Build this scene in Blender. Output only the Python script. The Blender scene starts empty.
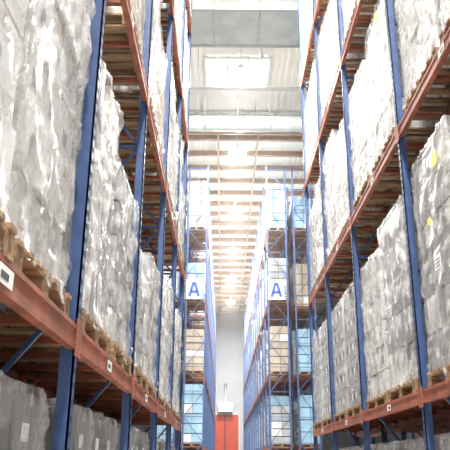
import bpy, math, random
from mathutils import Vector, Matrix, noise
random.seed(7)
H=1.6
sc=bpy.context.scene
sc.view_settings.view_transform='Standard'
sc.view_settings.exposure=0.2

# ---------------- materials ----------------
def newmat(name):
    m=bpy.data.materials.new(name); m.use_nodes=True
    nt=m.node_tree; b=nt.nodes['Principled BSDF']
    return m,nt,b
def N(nt,t,**k):
    n=nt.nodes.new(t)
    for a,v in k.items():
        if a in n.inputs: n.inputs[a].default_value=v
        else: setattr(n,a,v)
    return n
def simple(name,c,r=.5,metal=0,var=.12,scale=6,bump=0.0,stretch=(1,1,1)):
    m,nt,b=newmat(name)
    tc=N(nt,'ShaderNodeTexCoord'); mp=N(nt,'ShaderNodeMapping'); mp.inputs['Scale'].default_value=stretch
    no=N(nt,'ShaderNodeTexNoise'); no.inputs['Scale'].default_value=scale; no.inputs['Detail'].default_value=5
    nt.links.new(tc.outputs['Object'],mp.inputs['Vector']); nt.links.new(mp.outputs[0],no.inputs['Vector'])
    cr=N(nt,'ShaderNodeValToRGB')
    lo=[max(0,x*(1-var*1.6)) for x in c]; hi=[min(1,x*(1+var)) for x in c]
    cr.color_ramp.elements[0].position=.3; cr.color_ramp.elements[1].position=.7
    cr.color_ramp.elements[0].color=(*lo,1); cr.color_ramp.elements[1].color=(*hi,1)
    nt.links.new(no.outputs['Fac'],cr.inputs[0]); nt.links.new(cr.outputs[0],b.inputs['Base Color'])
    b.inputs['Roughness'].default_value=r; b.inputs['Metallic'].default_value=metal
    if bump:
        bp=N(nt,'ShaderNodeBump'); bp.inputs['Strength'].default_value=bump; bp.inputs['Distance'].default_value=.02
        nt.links.new(no.outputs['Fac'],bp.inputs['Height']); nt.links.new(bp.outputs[0],b.inputs['Normal'])
    return m
def emis(name,c,s):
    m,nt,b=newmat(name)
    b.inputs['Base Color'].default_value=(*c,1)
    b.inputs['Emission Color'].default_value=(*c,1); b.inputs['Emission Strength'].default_value=s
    return m
M_blue=simple('rack_blue_paint',(.045,.09,.225),.45,0,.18,9)
M_orange=simple('beam_orange_paint',(.34,.10,.052),.55,0,.28,5)
M_hole=simple('slot_dark',(.02,.03,.06),.8)
M_steel=simple('galvanised_steel',(.5,.5,.5),.4,.5,.1,5)
M_wood=simple('pallet_wood',(.34,.215,.115),.8,0,.35,4,.3,(1,6,6))
M_conc=simple('concrete_floor',(.42,.41,.39),.35,0,.12,1.2)
M_wall=simple('wall_panel_paint',(.42,.44,.47),.7,0,.05,.5)
M_ceil=simple('roof_deck_paint',(.84,.80,.74),.6,0,.04,.6)
M_joist=simple('joist_primer',(.34,.22,.15),.6,0,.12,3)
M_white=simple('white_painted_steel',(.82,.83,.82),.4,0,.05,2)
M_duct=simple('duct_sheet_metal',(.56,.59,.58),.4,.1,.1,1.5)
M_red=simple('door_red_paint',(.46,.05,.02),.5,0,.08,2)
M_cbox=[simple('carton_grey',(.36,.36,.37),.6,0,.1,3),
        simple('carton_white',(.78,.775,.76),.55,0,.05,3),
        simple('carton_brown',(.52,.43,.34),.7,0,.1,3),
        simple('carton_paleblue',(.50,.62,.72),.55,0,.1,3)]
M_cdark=simple('carton_charcoal',(.17,.17,.18),.6,0,.15,3)
M_label=simple('label_paper',(.88,.88,.86),.5,0,.02)
M_yel=simple('label_yellow',(.85,.70,.05),.5,0,.03)
M_ink=simple('label_ink',(.05,.05,.06),.6)
M_sign=simple('sign_white',(.66,.73,.80),.4,0,.02)
M_signb=simple('sign_blue',(.02,.07,.34),.4,0,.03)
M_lamp=emis('lamp_glow',(1,.97,.92),160)
M_sky=emis('skylight_glow',(.97,.99,1),7)
M_tube=emis('tube_glow',(1,.97,.92),14)

def film(name,lo,hi,tint,bump=1.0,rough=.17):
    m,nt,b=newmat(name)
    out=nt.nodes['Material Output']
    tc=N(nt,'ShaderNodeTexCoord'); mp=N(nt,'ShaderNodeMapping'); mp.inputs['Scale'].default_value=(2.2,2.2,.8); mp.inputs['Rotation'].default_value=(.35,.3,0)
    n1=N(nt,'ShaderNodeTexNoise'); n1.inputs['Scale'].default_value=2.4; n1.inputs['Detail'].default_value=6; n1.inputs['Distortion'].default_value=1.2; n1.inputs['Roughness'].default_value=.62
    nt.links.new(tc.outputs['Object'],mp.inputs['Vector']); nt.links.new(mp.outputs[0],n1.inputs['Vector'])
    mp2=N(nt,'ShaderNodeMapping'); mp2.inputs['Scale'].default_value=(.5,.5,7); mp2.inputs['Rotation'].default_value=(.06,.04,0)
    n3=N(nt,'ShaderNodeTexNoise'); n3.inputs['Scale'].default_value=1.4; n3.inputs['Detail'].default_value=3
    nt.links.new(tc.outputs['Object'],mp2.inputs['Vector']); nt.links.new(mp2.outputs[0],n3.inputs['Vector'])
    ad=N(nt,'ShaderNodeMath'); ad.operation='ADD'
    ml_=N(nt,'ShaderNodeMath'); ml_.operation='MULTIPLY'; ml_.inputs[1].default_value=.6
    ml2=N(nt,'ShaderNodeMath'); ml2.operation='MULTIPLY'; ml2.inputs[1].default_value=.4
    nt.links.new(n1.outputs['Fac'],ml_.inputs[0]); nt.links.new(n3.outputs['Fac'],ml2.inputs[0])
    nt.links.new(ml_.outputs[0],ad.inputs[0]); nt.links.new(ml2.outputs[0],ad.inputs[1])
    mr=N(nt,'ShaderNodeMapRange'); mr.inputs['From Min'].default_value=.42; mr.inputs['From Max'].default_value=.59
    mr.inputs['To Min'].default_value=lo; mr.inputs['To Max'].default_value=hi
    nt.links.new(ad.outputs[0],mr.inputs['Value'])
    b.inputs['Base Color'].default_value=(*tint,1); b.inputs['Roughness'].default_value=rough
    b.inputs['Specular IOR Level'].default_value=.8
    n2=N(nt,'ShaderNodeTexNoise'); n2.inputs['Scale'].default_value=4.2; n2.inputs['Detail'].default_value=7; n2.inputs['Distortion'].default_value=2.0; n2.inputs['Roughness'].default_value=.6
    nt.links.new(mp.outputs[0],n2.inputs['Vector'])
    bp=N(nt,'ShaderNodeBump'); bp.inputs['Strength'].default_value=bump; bp.inputs['Distance'].default_value=.045
    nt.links.new(n2.outputs['Fac'],bp.inputs['Height']); nt.links.new(bp.outputs[0],b.inputs['Normal'])
    tr=N(nt,'ShaderNodeBsdfTransparent'); mx=N(nt,'ShaderNodeMixShader')
    nt.links.new(mr.outputs[0],mx.inputs[0]); nt.links.new(tr.outputs[0],mx.inputs[1]); nt.links.new(b.outputs[0],mx.inputs[2])
    nt.links.new(mx.outputs[0],out.inputs['Surface'])
    return m
M_film=film('stretch_film_milky',.08,.68,(.87,.87,.86))
M_film2=film('stretch_film_clear',.05,.46,(.86,.86,.86),.9,.17)
def farfilm(name,c):
    return simple(name,c,.45,0,.14,3,.6,(1,1,.6))
M_far=[farfilm('wrapped_goods_white',(.66,.67,.67)),farfilm('wrapped_goods_grey',(.38,.40,.41)),
       farfilm('wrapped_goods_blue',(.30,.48,.62)),farfilm('wrapped_goods_tan',(.46,.38,.30))]

# ---------------- mesh builder ----------------
class MB:
    def __init__(s,name,mats):
        s.name=name; s.v=[]; s.f=[]; s.m=[]; s.sm=[]; s.mats=mats
    def idx(s,mat):
        if mat not in s.mats: s.mats.append(mat)
        return s.mats.index(mat)
    def box(s,x0,x1,y0,y1,z0,z1,mat):
        if x0>x1:x0,x1=x1,x0
        if y0>y1:y0,y1=y1,y0
        n=len(s.v)
        for x,y,z in((x0,y0,z0),(x1,y0,z0),(x1,y1,z0),(x0,y1,z0),(x0,y0,z1),(x1,y0,z1),(x1,y1,z1),(x0,y1,z1)): s.v.append((x,y,z))
        i=s.idx(mat)
        for f in((0,3,2,1),(4,5,6,7),(0,1,5,4),(1,2,6,5),(2,3,7,6),(3,0,4,7)):
            s.f.append(tuple(n+k for k in f)); s.m.append(i); s.sm.append(False)
    def bar(s,p,q,w,mat,w2=None):
        p=Vector(p);q=Vector(q);d=(q-p).normalized()
        up=Vector((0,0,1)) if abs(d.z)<.9 else Vector((1,0,0))
        if w2: up=Vector((0,1,0))
        a=d.cross(up).normalized(); b=d.cross(a).normalized(); w2=w2 or w
        n=len(s.v); i=s.idx(mat)
        for c in(p,q):
            for u,t in((-1,-1),(1,-1),(1,1),(-1,1)): s.v.append(tuple(c+a*u*w/2+b*t*w2/2))
        for f in((0,1,2,3),(7,6,5,4),(0,4,5,1),(1,5,6,2),(2,6,7,3),(3,7,4,0)):
            s.f.append(tuple(n+k for k in f)); s.m.append(i); s.sm.append(False)
    def tube(s,p,q,r,mat,seg=12,r2=None):
        p=Vector(p);q=Vector(q);d=(q-p).normalized(); r2=r if r2 is None else r2
        up=Vector((0,0,1)) if abs(d.z)<.9 else Vector((1,0,0))
        a=d.cross(up).normalized(); b=d.cross(a).normalized(); n=len(s.v); i=s.idx(mat)
        for c,rr in((p,r),(q,r2)):
            for k in range(seg):
                t=2*math.pi*k/seg; s.v.append(tuple(c+a*rr*math.cos(t)+b*rr*math.sin(t)))
        for k in range(seg):
            s.f.append((n+k,n+(k+1)%seg,n+seg+(k+1)%seg,n+seg+k)); s.m.append(i); s.sm.append(True)
        s.f.append(tuple(n+k for k in range(seg)));s.m.append(i);s.sm.append(False)
        s.f.append(tuple(n+seg+k for k in reversed(range(seg))));s.m.append(i);s.sm.append(False)
    def mesh(s):
        me=bpy.data.meshes.new(s.name); me.from_pydata(s.v,[],s.f)
        for m in s.mats: me.materials.append(m)
        me.polygons.foreach_set('material_index',s.m); me.polygons.foreach_set('use_smooth',s.sm); me.update()
        return me
    def obj(s,loc=(0,0,0)):
        o=bpy.data.objects.new(s.name,s.mesh()); o.location=loc; bpy.context.collection.objects.link(o); return o

# ---------------- pallet + load ----------------
def add_pallet(B,cx,cy,z,wx,wy):
    x0=cx-wx/2;x1=cx+wx/2;y0=cy-wy/2;y1=cy+wy/2
    for k in range(3):
        yc=y0+.06+(wy-.12)*k/2
        B.box(x0,x1,yc-.05,yc+.05,z,z+.022,M_wood)
        for j in range(3):
            xc=x0+.06+(wx-.12)*j/2
            B.box(xc-.05,xc+.05,yc-.06,yc+.06,z+.022,z+.105,M_wood)
    for j in range(3):
        xc=x0+.06+(wx-.12)*j/2
        B.box(xc-.05,xc+.05,y0,y1,z+.105,z+.125,M_wood)
    nb=7
    for k in range(nb):
        yc=y0+.05+(wy-.10)*k/(nb-1)
        B.box(x0,x1,yc-.045,yc+.045,z+.125,z+.15,M_wood)

def rrect(t,a,b,r):
    sx=2*(a-r); sy=2*(b-r); q=math.pi*r/2; P=2*sx+2*sy+4*q; d=(t%1)*P
    segs=[('l',(a,-b+r),(0,1),sy),('c',(a-r,b-r),0,q),('l',(a-r,b),(-1,0),sx),('c',(-a+r,b-r),math.pi/2,q),
          ('l',(-a,b-r),(0,-1),sy),('c',(-a+r,-b+r),math.pi,q),('l',(-a+r,-b),(1,0),sx),('c',(a-r,-b+r),1.5*math.pi,q)]
    for k,p,v,L in segs:
        if d<=L+1e-9:
            if k=='l':
                n=(v[1],-v[0]); return p[0]+v[0]*d,p[1]+v[1]*d,n[0],n[1]
            an=v+d/r; return p[0]+r*math.cos(an),p[1]+r*math.sin(an),math.cos(an),math.sin(an)
        d-=L
    return a,0,1,0

def make_load(seed,wx,wy,h,csize,cm,fm,rag=.05,label=None,fold=1.0,mix=None):
    rnd=random.Random(seed)
    B=MB('wrapped_pallet_load',[])
    add_pallet(B,0,0,0,wx,wy)
    P=.15
    nx=max(2,round((wx-.1)/csize[0])); ny=max(2,round((wy-.1)/csize[1])); nz=max(2,round((h-.2)/csize[2]))
    X=wx-.10; Y=wy-.10; Z=h-.2
    dx=X/nx;dy=Y/ny;dz=Z/nz
    for k in range(nz):
        ox=rnd.uniform(-.012,.012);oy=rnd.uniform(-.018,.018)
        for i in range(nx):
            for j in range(ny):
                if 0<i<nx-1 and 0<j<ny-1 and k<nz-1: continue
                if k==nz-1 and rnd.random()<.08: continue
                g=.010
                jx=rnd.uniform(-.008,.008)
                c=cm
                if mix and rnd.random()<.25: c=mix
                B.box(-X/2+i*dx+g+ox+jx,-X/2+(i+1)*dx-g+ox+jx,-Y/2+j*dy+g+oy,-Y/2+(j+1)*dy-g+oy,P+k*dz+.003,P+(k+1)*dz-.022,c)
                if i in(0,nx-1):
                    s=-1 if i==0 else 1
                    xf=(-X/2+g if s<0 else X/2-g)+ox+jx+s*.001
                    yc=-Y/2+(j+.5)*dy+oy; zc=P+(k+.5)*dz
                    lm=M_label if cm is not M_cbox[1] else M_cbox[0]
                    B.box(xf,xf+s*.002,yc-dy*.25,yc+dy*.0,zc-dz*.2,zc+dz*.05,lm)
                    B.box(xf,xf+s*.0015,yc-.02,yc+.02,zc+dz*.28,zc+dz*.46,M_cbox[2])
                    if label=='print':
                        B.box(xf,xf+s*.005,yc+dy*.12,yc+dy*.17,zc-dz*.15,zc+dz*.15,M_ink)
                        B.box(xf,xf+s*.005,yc+dy*.22,yc+dy*.34,zc+dz*.09,zc+dz*.15,M_ink)
                        B.box(xf,xf+s*.005,yc+dy*.22,yc+dy*.34,zc-dz*.15,zc-dz*.09,M_ink)
                        B.box(xf,xf+s*.005,yc+dy*.22,yc+dy*.34,zc-dz*.03,zc+dz*.03,M_ink)
                        B.box(xf,xf+s*.005,yc+dy*.30,yc+dy*.34,zc-dz*.15,zc+dz*.15,M_ink)
    nu=132;nv=56;i=B.idx(fm);n=len(B.v)
    a=X/2+.014;b=Y/2+.022
    sx=seed*13.7
    rings=[]
    for v in range(nv+1):
        f=v/nv; z=.12+f*(h-.04-.12); rings.append((z,1.0,f))
    for sc_,dzz in((.985,.02),(.93,.026),(.7,.022),(.35,.02),(.02,.02)):
        rings.append((h-.04+dzz-.01,sc_,1.0))
    for (z,s_,f) in rings:
        for u in range(nu):
            px,py,nx_,ny_=rrect(u/nu,a,b,.02)
            q=Vector((px*2.2+sx,py*2.2,z*.9))
            d=.008*fold*noise.noise(q)
            w=noise.noise(Vector((px*3.2+sx,py*3.2+z*1.6,z*.9)))
            d+=.022*fold*(max(0,1-abs(w)*7))
            w=noise.noise(Vector((px*6-sx,py*6-z*2,z*2.5+px*4)))
            d+=.010*fold*max(0,1-abs(w)*6)
            d-=.012*max(0,1-abs(((z-P)/dz+.5)%1-.5)*7)
            if f<.06: d+=rag*(.06-f)*12*(.4+noise.noise(Vector((px*4,py*4,sx))))
            d=max(d,-.012)
            zz=z
            if f<.02: zz+=rag*1.2*noise.noise(Vector((px*7,py*7,sx)))
            if s_<1: zz+=.015*noise.noise(Vector((px*s_*6,py*s_*6,sx)))
            B.v.append(((px+nx_*d)*s_,(py+ny_*d)*s_,zz))
    R=len(rings)
    for r in range(R-1):
        for u in range(nu):
            B.f.append((n+r*nu+u,n+r*nu+(u+1)%nu,n+(r+1)*nu+(u+1)%nu,n+(r+1)*nu+u)); B.m.append(i); B.sm.append(True)
    for t in range(4):
        s=rnd.choice((-1,1)); yc=rnd.uniform(-Y/2+.1,Y/2-.1); wd=rnd.uniform(.05,.14); ln=rnd.uniform(.08,.2)
        n=len(B.v); x=s*(wx/2+.015)
        for k in range(5):
            zz=.22-ln*k/4*1.3; w_=wd*(1-.18*k); o=.012*math.sin(k*1.7+t)
            B.v.append((x+s*(.012+o),yc-w_/2+o,zz)); B.v.append((x+s*.02+o,yc+w_/2+o,zz))
        for k in range(4):
            B.f.append((n+2*k,n+2*k+1,n+2*k+3,n+2*k+2)); B.m.append(i); B.sm.append(True)
    if label:
        for s in(-1,1):
            xf=s*(X/2+.060)
            if label=='yellow':
                B.box(xf,xf+s*.004,s*.34-.08,s*.34+.08,h*.82,h*.82+.15,M_yel)
                B.box(xf,xf+s*.004,s*.0-.05,s*.0+.05,h*.62,h*.62+.07,M_yel)
            if label in('yellow','white'):
                B.box(xf,xf+s*.004,-.22,-.04,h*.42,h*.42+.14,M_label)
                for q in range(3): B.box(xf,xf+s*.005,-.2,-.07,h*.42+.02+q*.035,h*.42+.03+q*.035,M_ink)
    return B.mesh()

def pl(mesh,x,y,z,rot=0):
    o=bpy.data.objects.new('wrapped_pallet_load',mesh); o.location=(x,y,z); o.rotation_euler=(0,0,rot)
    bpy.context.collection.objects.link(o); return o

# ---------------- racks ----------------
def build_rack(face,s,ys,levels,top,name='pallet_rack',dep=1.05,detail=True):
    B=MB(name,[M_blue,M_orange,M_hole,M_steel])
    for y in ys:
        for k,xf in enumerate((face,face+s*dep)):
            d=s if k==0 else -s
            B.box(xf,xf+d*.012,y-.04,y+.04,.012,top,M_blue)
            B.box(xf,xf+d*.085,y-.04,y-.03,.012,top,M_blue)
            B.box(xf,xf+d*.085,y+.03,y+.04,.012,top,M_blue)
            B.box(xf-d*.02,xf+d*.11,y-.08,y+.08,0,.012,M_steel)
            if detail:
                z=.3
                while z<top-.1:
                    B.box(xf-d*.0015,xf,y-.022,y-.011,z,z+.03,M_hole); B.box(xf-d*.0015,xf,y+.011,y+.022,z,z+.03,M_hole); z+=.09
        xa=face+s*.06; xb=face+s*(dep-.06); z=.25; k=0; st=1.15
        B.bar((xa,y,z),(xb,y,z),.035,M_blue)
        while z+st<top:
            B.bar((xa,y,z),(xb,y,z+st),.03,M_blue) if k%2==0 else B.bar((xb,y,z),(xa,y,z+st),.03,M_blue)
            B.bar((xa,y,z+st),(xb,y,z+st),.03,M_blue)
            z+=st;k+=1
    for L in levels:
        for y0,y1 in zip(ys[:-1],ys[1:]):
            for k,xf in enumerate((face,face+s*dep)):
                d=s if k==0 else -s
                B.box(xf+d*.0,xf+d*.05,y0+.042,y1-.042,L-.07,L+.07,M_orange)
                B.box(xf-d*.006,xf,y0+.042,y1-.042,L+.045,L+.07,M_orange)
                B.box(xf-d*.006,xf,y0+.042,y1-.042,L-.07,L-.045,M_orange)
                for yy,e in((y0,1),(y1,-1)):
                    B.box(xf-d*.012,xf-d*.002,yy-e*.005,yy+e*.065,L-.11,L+.11,M_orange)
            n=4
            for q in range(n):
                yy=y0+(y1-y0)*(q+.5)/n
                B.box(face+s*.05,face+s*(dep-.05),yy-.025,yy+.025,L+.02,L+.068,M_orange)
            if detail:
                yl=y0+(y1-y0)*.45
                B.box(face-s*.009,face-s*.0065,yl-.09,yl+.09,L-.04,L+.035,M_label)
                B.box(face-s*.010,face-s*.009,yl-.07,yl+.03,L-.02,L+.01,M_ink)
    return B.obj()

XL=-.876; XR=2.12
LV=[H+.70,H+3.85,H+7.0,H+10.15]
ysL=[-1.1,1.4,3.95,6.5,9.1,11.6,13.9]
ysR=[-2.3,.95,4.1,7.3,10.5,13.5,16.3]
GAP=.3; DEP=1.05
build_rack(XL,-1,ysL,LV,H+13.2)
build_rack(XR,1,ysR,LV,H+13.2)
build_rack(XL-DEP-GAP,-1,ysL,LV,H+13.2,detail=False)
build_rack(XR+DEP+GAP,1,ysR,LV,H+13.2,detail=False)

G,W,BR,PB=M_cbox
LW=1.07
def ml(seed,wy,h,c,cm,fm,rag=.05,label=None,fold=1.0,mix=None): return make_load(seed,1.08,wy,h,c,cm,fm,rag,label,fold,mix)
vL={ 'tall':ml(1,LW,2.45,(.38,.38,.36),W,M_film,.04,None,1.5),
     'tall2':ml(2,LW,2.45,(.5,.53,.45),W,M_film,.05,None,1.5),
     'mid':ml(3,LW,2.13,(.38,.36,.36),W,M_film,.05,None,1.6,G),
     'low':ml(4,LW,1.75,(.4,.35,.32),G,M_film,.05,None,1.2,W),
     'low2':ml(5,LW,1.45,(.4,.5,.32),G,M_film2,.04,'white'),
     'tan':ml(6,LW,2.0,(.4,.36,.3),BR,M_film2,.04),
     'blue':ml(7,LW,2.2,(.4,.36,.3),PB,M_film2,.04)}
RW=1.3
vR={ 'grey':ml(11,RW,2.55,(.5,.43,.42),G,M_film,.03,'yellow',1.0,W),
     'tall':ml(12,RW,2.6,(.38,.43,.36),W,M_film,.05,'white',1.4),
     'tall2':ml(13,RW,2.4,(.5,.43,.4),G,M_film,.04,'white',1.2,W),
     'mid':ml(14,RW,2.2,(.38,.43,.36),W,M_film,.05,None,1.2),
     'print':make_load(15,1.08,RW,2.2,(.4,.42,.42),G,M_film2,.03,'print',.8),
     'low':ml(16,RW,1.6,(.4,.36,.3),BR,M_film2,.04),
     'white':ml(17,RW,2.4,(.5,.43,.55),W,M_film2,.03,'yellow',1.0)}
vL['g']=ml(31,LW,2.0,(.5,.5,.38),M_cdark,M_film2,.03,None,1.0)
vR['g']=ml(32,RW,1.93,(.5,.43,.38),M_cdark,M_film2,.03,None,1.0)
def rack_fill(face,s,ys,variants,table,w,inset=-.03):
    keys=[k for k in variants if k!='g']
    for li,L in enumerate([0]+LV):
        z=.0 if li==0 else L+.0705
        for bi,(y0,y1) in enumerate(zip(ys[:-1],ys[1:])):
            g=(y1-y0-.08-2*w)/3
            for k,y in enumerate((y0+.04+g+w/2,y1-.04-g-w/2)):
                key='g' if li==0 else table.get((li,bi,k))
                if key is None: key=random.choice(keys)
                if key=='none': continue
                x=face+s*(inset+.02+.54+(.06 if li==0 else random.uniform(0,.03)))
                pl(variants[key],x,y,z,(0 if s>0 else math.pi) if key in('grey','white') else random.choice((0,math.pi)))
TL={(1,0,0):'tall',(1,0,1):'tall',(1,1,0):'tall2',(1,1,1):'tall',(1,2,0):'mid',(1,2,1):'low',(1,3,0):'low2',(1,3,1):'low',
    (1,4,0):'low',(1,4,1):'mid',(1,5,0):'low',(1,5,1):'mid',
    (2,2,0):'none',(2,3,0):'tall',(2,3,1):'tan',(2,4,0):'tall',(2,4,1):'mid'}
TR={(1,1,0):'tall',(1,1,1):'tall',(1,2,0):'tall',(1,2,1):'grey',(1,3,0):'tall2',(1,3,1):'mid',(1,4,0):'print',(1,4,1):'print',(1,5,0):'print',(1,5,1):'print',
    (2,2,0):'tall',(2,2,1):'tall',(2,3,0):'white',(2,3,1):'mid',(2,4,0):'mid',(2,4,1):'tall',(2,5,0):'tall2',(2,5,1):'print'}
rack_fill(XL,-1,ysL,vL,TL,LW)
rack_fill(XR,1,ysR,vR,TR,RW)

def goods_row(face,s,ys,levels,w,seed,hmax,name='stored_goods_row'):
    rnd=random.Random(seed)
    for L in [None]+levels:
        B=MB(name,list(M_far)+[M_wood]+M_cbox)
        z=.0 if L is None else L+.0705
        for y0,y1 in zip(ys[:-1],ys[1:]):
            g=(y1-y0-.1-2*w)/3
            for y in (y0+.05+g+w/2,y1-.05-g-w/2):
                if rnd.random()<.05: continue
                h=rnd.uniform(.62,.98)*hmax
                if L is None: h=min(h,1.9)
                xc=face+s*(.08+.52)
                add_pallet(B,xc,y,z,1.02,w)
                mt=rnd.choice([M_far[0],M_far[0],M_far[1],M_far[2],M_far[2],M_far[3]])
                nl=rnd.choice((4,5,6)); x0=xc-.49;x1=xc+.49;ya=y-w/2+.03;yb=y+w/2-.03
                hz=(h-.15)/nl
                for k in range(nl):
                    j=rnd.uniform(-.012,.012)
                    for c in range(2):
                        yc0=ya+(yb-ya)*c/2; yc1=ya+(yb-ya)*(c+1)/2
                        for e in range(2):
                            xa_=x0+(x1-x0)*e/2; xb_=x0+(x1-x0)*(e+1)/2
                            m2=mt if rnd.random()<.85 else M_far[0]
                            B.box(xa_+j+.008,xb_+j-.008,yc0+.008+j,yc1-.008+j,z+.15+k*hz+.003,z+.15+(k+1)*hz-.035,m2)
                B.box(x0+.05,x1-.05,ya+.05,yb-.05,z+h-.035,z+h+.0,mt)
        B.obj()
goods_row(XL-DEP-GAP,-1,ysL,LV,LW,3,2.5)
goods_row(XR+DEP+GAP,1,ysR,LV,RW,4,2.6)

FY=32.0
ysF=[FY+2.75*k for k in range(16)]
LF=[H+.7,H+4.0,H+7.5,H+11.3]
for face,s in((XL,-1),(XR,1)):
    for r in range(2):
        f=face+s*r*(DEP+GAP)
        build_rack(f,s,ysF,LF,H+14.9,detail=False)
        goods_row(f,s,ysF,LF,1.2,20+r+int(10*s),2.9)

def aisle_sign(cx,y,cz,w=.76,h=1.0):
    B=MB('aisle_letter_sign',[M_sign,M_signb,M_steel])
    B.box(cx-w/2,cx+w/2,y-.03,y,cz-h/2,cz+h/2,M_sign)
    for a in(-1,1):
        B.box(cx+a*w/2-.01,cx+a*w/2+.01,y-.035,y+.0,cz-h/2,cz+h/2,M_steel)
        B.box(cx+a*w*.35-.02,cx+a*w*.35+.02,y,y+.06,cz-.5,cz+.5,M_steel)
    yy=y-.04
    B.bar((cx-.23,yy,cz-.36),(cx-.03,yy,cz+.36),.14,M_signb,.02)
    B.bar((cx+.23,yy,cz-.36),(cx+.03,yy,cz+.36),.14,M_signb,.02)
    B.box(cx-.16,cx+.16,yy-.01,yy+.01,cz-.20,cz-.07,M_signb)
    B.obj()
aisle_sign(-1.50,FY-.12,H+8.15)
aisle_sign(2.56,FY-.12,H+8.15)

# ---------------- shell ----------------
X0,X1,Y0,Y1,ZC=-12.0,14.0,-8.0,76.0,H+16.6
def slab(name,a,mat):
    B=MB(name,[mat]); B.box(*a,mat); return B.obj()
slab('floor',(X0,X1,Y0,Y1,-.2,0),M_conc)
slab('wall_left',(X0-.2,X0,Y0,Y1,0,ZC),M_wall)
slab('wall_right',(X1,X1+.2,Y0,Y1,0,ZC),M_wall)
B=MB('wall_far',[M_wall,M_steel]); B.box(X0,X1,Y1,Y1+.2,0,ZC,M_wall)
x=X0
while x<X1: B.box(x,x+.06,Y1-.04,Y1,0,ZC,M_wall); x+=.6
B.obj()
B=MB('ceiling',[M_ceil]); B.box(X0,X1,Y0,Y1,ZC+.05,ZC+.25,M_ceil)
x=X0
while x<X1-.2: B.box(x,x+.14,Y0,Y1,ZC,ZC+.05,M_ceil); x+=.3
B.obj()
XA,XB=X0+.05,X1-.05
ZT=ZC-.005
B=MB('roof_joist_set',[M_joist,M_white])
y=29.8
while y<Y1-.5:
    B.box(XA,XB,y-.09,y+.09,ZC-.32,ZC-.26,M_joist); B.box(XA,XB,y-.02,y+.02,ZC-.27,ZT,M_joist)
    y+=1.9
for x in(-3.6,-.4,1.7,5):
    B.box(x-.05,x+.05,29.6,Y1-.1,ZC-.42,ZC-.32,M_joist)
B.obj()
def girder(y,zb,zt,mat,name='open_web_girder'):
    B=MB(name,[mat])
    for z in(zb,zt): B.box(XA,XB,y-.07,y+.07,z-.05,z+.05,mat)
    for x in(XA,XB-.1): B.box(x,x+.1,y-.07,y+.07,zb,ZT,mat)
    x=XA+.1;k=0
    while x<XB-.8:
        B.bar((x,y,zb if k%2 else zt),(x+.65,y,zt if k%2 else zb),.05,mat); x+=.65;k+=1
    B.obj()
girder(29.2,ZC-1.1,ZC-.055,M_duct)
girder(44.1,ZC-1.3,ZC-.5,M_joist); girder(60.3,ZC-1.3,ZC-.5,M_joist)
B=MB('ventilation_duct',[M_duct,M_steel])
B.box(XA,XB,18.9,20.9,ZC-1.9,ZC-.9,M_duct)
x=XA+.3
while x<XB-.05:
    B.box(x-.04,x+.04,18.85,20.95,ZC-1.95,ZC-.85,M_steel)
    B.box(x-.02,x+.02,19.85,19.9,ZC-.9,ZT,M_steel); x+=1.6
B.box(XA,XB,18.8,18.9,ZC-1.95,ZC-1.8,M_steel);B.box(XA,XB,20.9,21.0,ZC-1.95,ZC-1.8,M_steel)
B.obj()
def round_duct(y,z,r):
    B=MB('ventilation_duct',[M_duct,M_steel])
    B.tube((XA,y,z),(XB,y,z),r,M_duct,24)
    x=XA+.5
    while x<XB-.05:
        B.tube((x-.03,y,z),(x+.03,y,z),r+.03,M_steel,24); B.bar((x,y,z+r),(x,y,ZT),.03,M_steel); x+=1.5
    B.obj()
round_duct(27.5,ZC-1.6,.36)
def pipe_x(y,dz,r,m=M_white):
    B=MB('sprinkler_pipe',[m]); B.tube((XA,y,ZC-dz),(XB,y,ZC-dz),r,m)
    x=XA+.4
    while x<XB-.05: B.bar((x,y,ZC-dz+r),(x,y,ZT),.025,m); x+=2.6
    B.obj()
pipe_x(22.6,.55,.08,M_steel); pipe_x(23.3,2.3,.08,M_steel); pipe_x(28.2,.9,.10,M_duct); pipe_x(28.6,1.5,.07,M_joist)
def skylight(a,b_,c,d):
    B=MB('skylight_panel',[M_sky,M_white])
    B.box(a,b_,c,d,ZC-.05,ZC-.03,M_sky)
    B.box(a-.1,a,c-.1,d+.1,ZC-.12,ZT,M_white);B.box(b_,b_+.1,c-.1,d+.1,ZC-.12,ZT,M_white)
    B.box(a,b_,c-.1,c,ZC-.12,ZT,M_white);B.box(a,b_,d,d+.1,ZC-.12,ZT,M_white)
    for q in(1,2):
        xm=a+(b_-a)*q/3; B.box(xm-.05,xm+.05,c,d,ZC-.12,ZC-.05,M_duct)
    ym=(c+d)/2; B.box(a,b_,ym-.04,ym+.04,ZC-.13,ZC-.05,M_duct)
    B.obj()
skylight(-.85,1.85,24.5,26.9); skylight(-1,2.2,6,12); skylight(-1,2.2,-3,3)  # second and third panels are out of view, added to light the near aisle
for y in(-4,4.5,14,23.9,31.3,39.5,48,56.5,65):
    x=.62
    B=MB('high_bay_lamp',[M_white,M_lamp,M_steel])
    z=ZC-1.15
    B.tube((0,0,.3),(0,0,1.14),.012,M_steel,8)
    B.tube((0,0,.15),(0,0,.38),.11,M_white,20)
    B.tube((0,0,-.1),(0,0,.17),.46,M_white,28,.10)
    B.tube((0,0,-.20),(0,0,-.101),.40,M_lamp,28,.44)
    o=B.obj((x,y,z))
    ld=bpy.data.lights.new('bulb','AREA'); ld.shape='DISK'; ld.size=.6; ld.energy=2600 if y<20 else (1500 if y<25 else 3000); ld.color=(1,.97,.92)
    lo=bpy.data.objects.new('bulb',ld); bpy.context.collection.objects.link(lo); lo.parent=o; lo.location=(0,0,-.24)
B=MB('door_1',[M_red,M_steel,M_hole])
dx0,dx1,dt=-1.3,1.65,H+5.2
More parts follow.
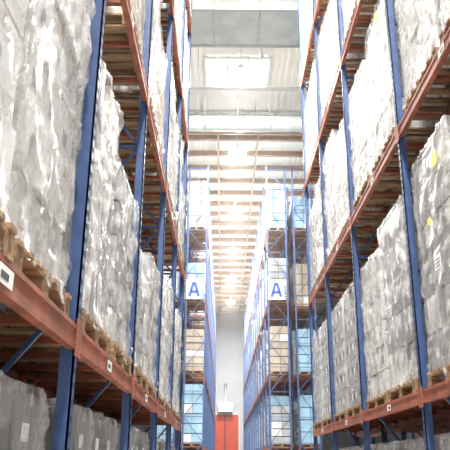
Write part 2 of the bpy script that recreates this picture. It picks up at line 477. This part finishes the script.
for k in range(8):
    a=dx0+(dx1-dx0)*k/8; b_=dx0+(dx1-dx0)*(k+1)/8
    B.box(a+.02,b_-.02,Y1-.16,Y1-.1,.02,dt,M_red)
B.box(dx0,dx1,Y1-.11,Y1-.05,.0,dt,M_red)
B.box((dx0+dx1)/2-.05,(dx0+dx1)/2+.05,Y1-.17,Y1-.1,0,dt,M_hole)
for a in(dx0-.15,dx1): B.box(a,a+.15,Y1-.2,Y1-.05,0,dt+.15,M_steel)
B.box(dx0,dx1,Y1-.2,Y1-.05,dt,dt+.2,M_steel)
B.obj()
B=MB('unit_heater',[M_white,M_duct])
B.box(-.6,1.0,Y1-1.1,Y1-.042,H+5.42,H+6.4,M_white)
for k in range(6): B.box(-.5,.9,Y1-1.13,Y1-1.1,H+5.5+k*.14,H+5.56+k*.14,M_duct)
B.tube((.2,Y1-.6,H+6.4),(.2,Y1-.6,H+8.5),.15,M_duct)
B.obj()
hz=bpy.data.materials.new('haze_volume'); hz.use_nodes=True; nt=hz.node_tree  # scatter volume added to give far haze and lamp bloom
nt.nodes.remove(nt.nodes['Principled BSDF'])
vs=nt.nodes.new('ShaderNodeVolumeScatter'); vs.inputs['Color'].default_value=(1,.985,.95,1); vs.inputs['Density'].default_value=.001; vs.inputs['Anisotropy'].default_value=.7
nt.links.new(vs.outputs[0],nt.nodes['Material Output'].inputs['Volume'])
B=MB('haze_volume',[hz]); B.box(X0+.1,X1-.1,17.6,Y1-1.3,.05,ZC-.02,hz); B.obj()

w=bpy.data.worlds.new('World'); sc.world=w; w.use_nodes=True
bg=w.node_tree.nodes['Background']; bg.inputs[0].default_value=(1,.985,.965,1); bg.inputs[1].default_value=1.7
cd=bpy.data.cameras.new('camera'); cam=bpy.data.objects.new('camera',cd); bpy.context.collection.objects.link(cam)
cd.lens=662/450*36; cd.sensor_width=36; cd.clip_end=300
cam.matrix_world=Matrix.Translation((0,0,H))@Matrix.Rotation(math.radians(90+19.9),4,'X')@Matrix.Rotation(.0077,4,'Z')
sc.camera=cam
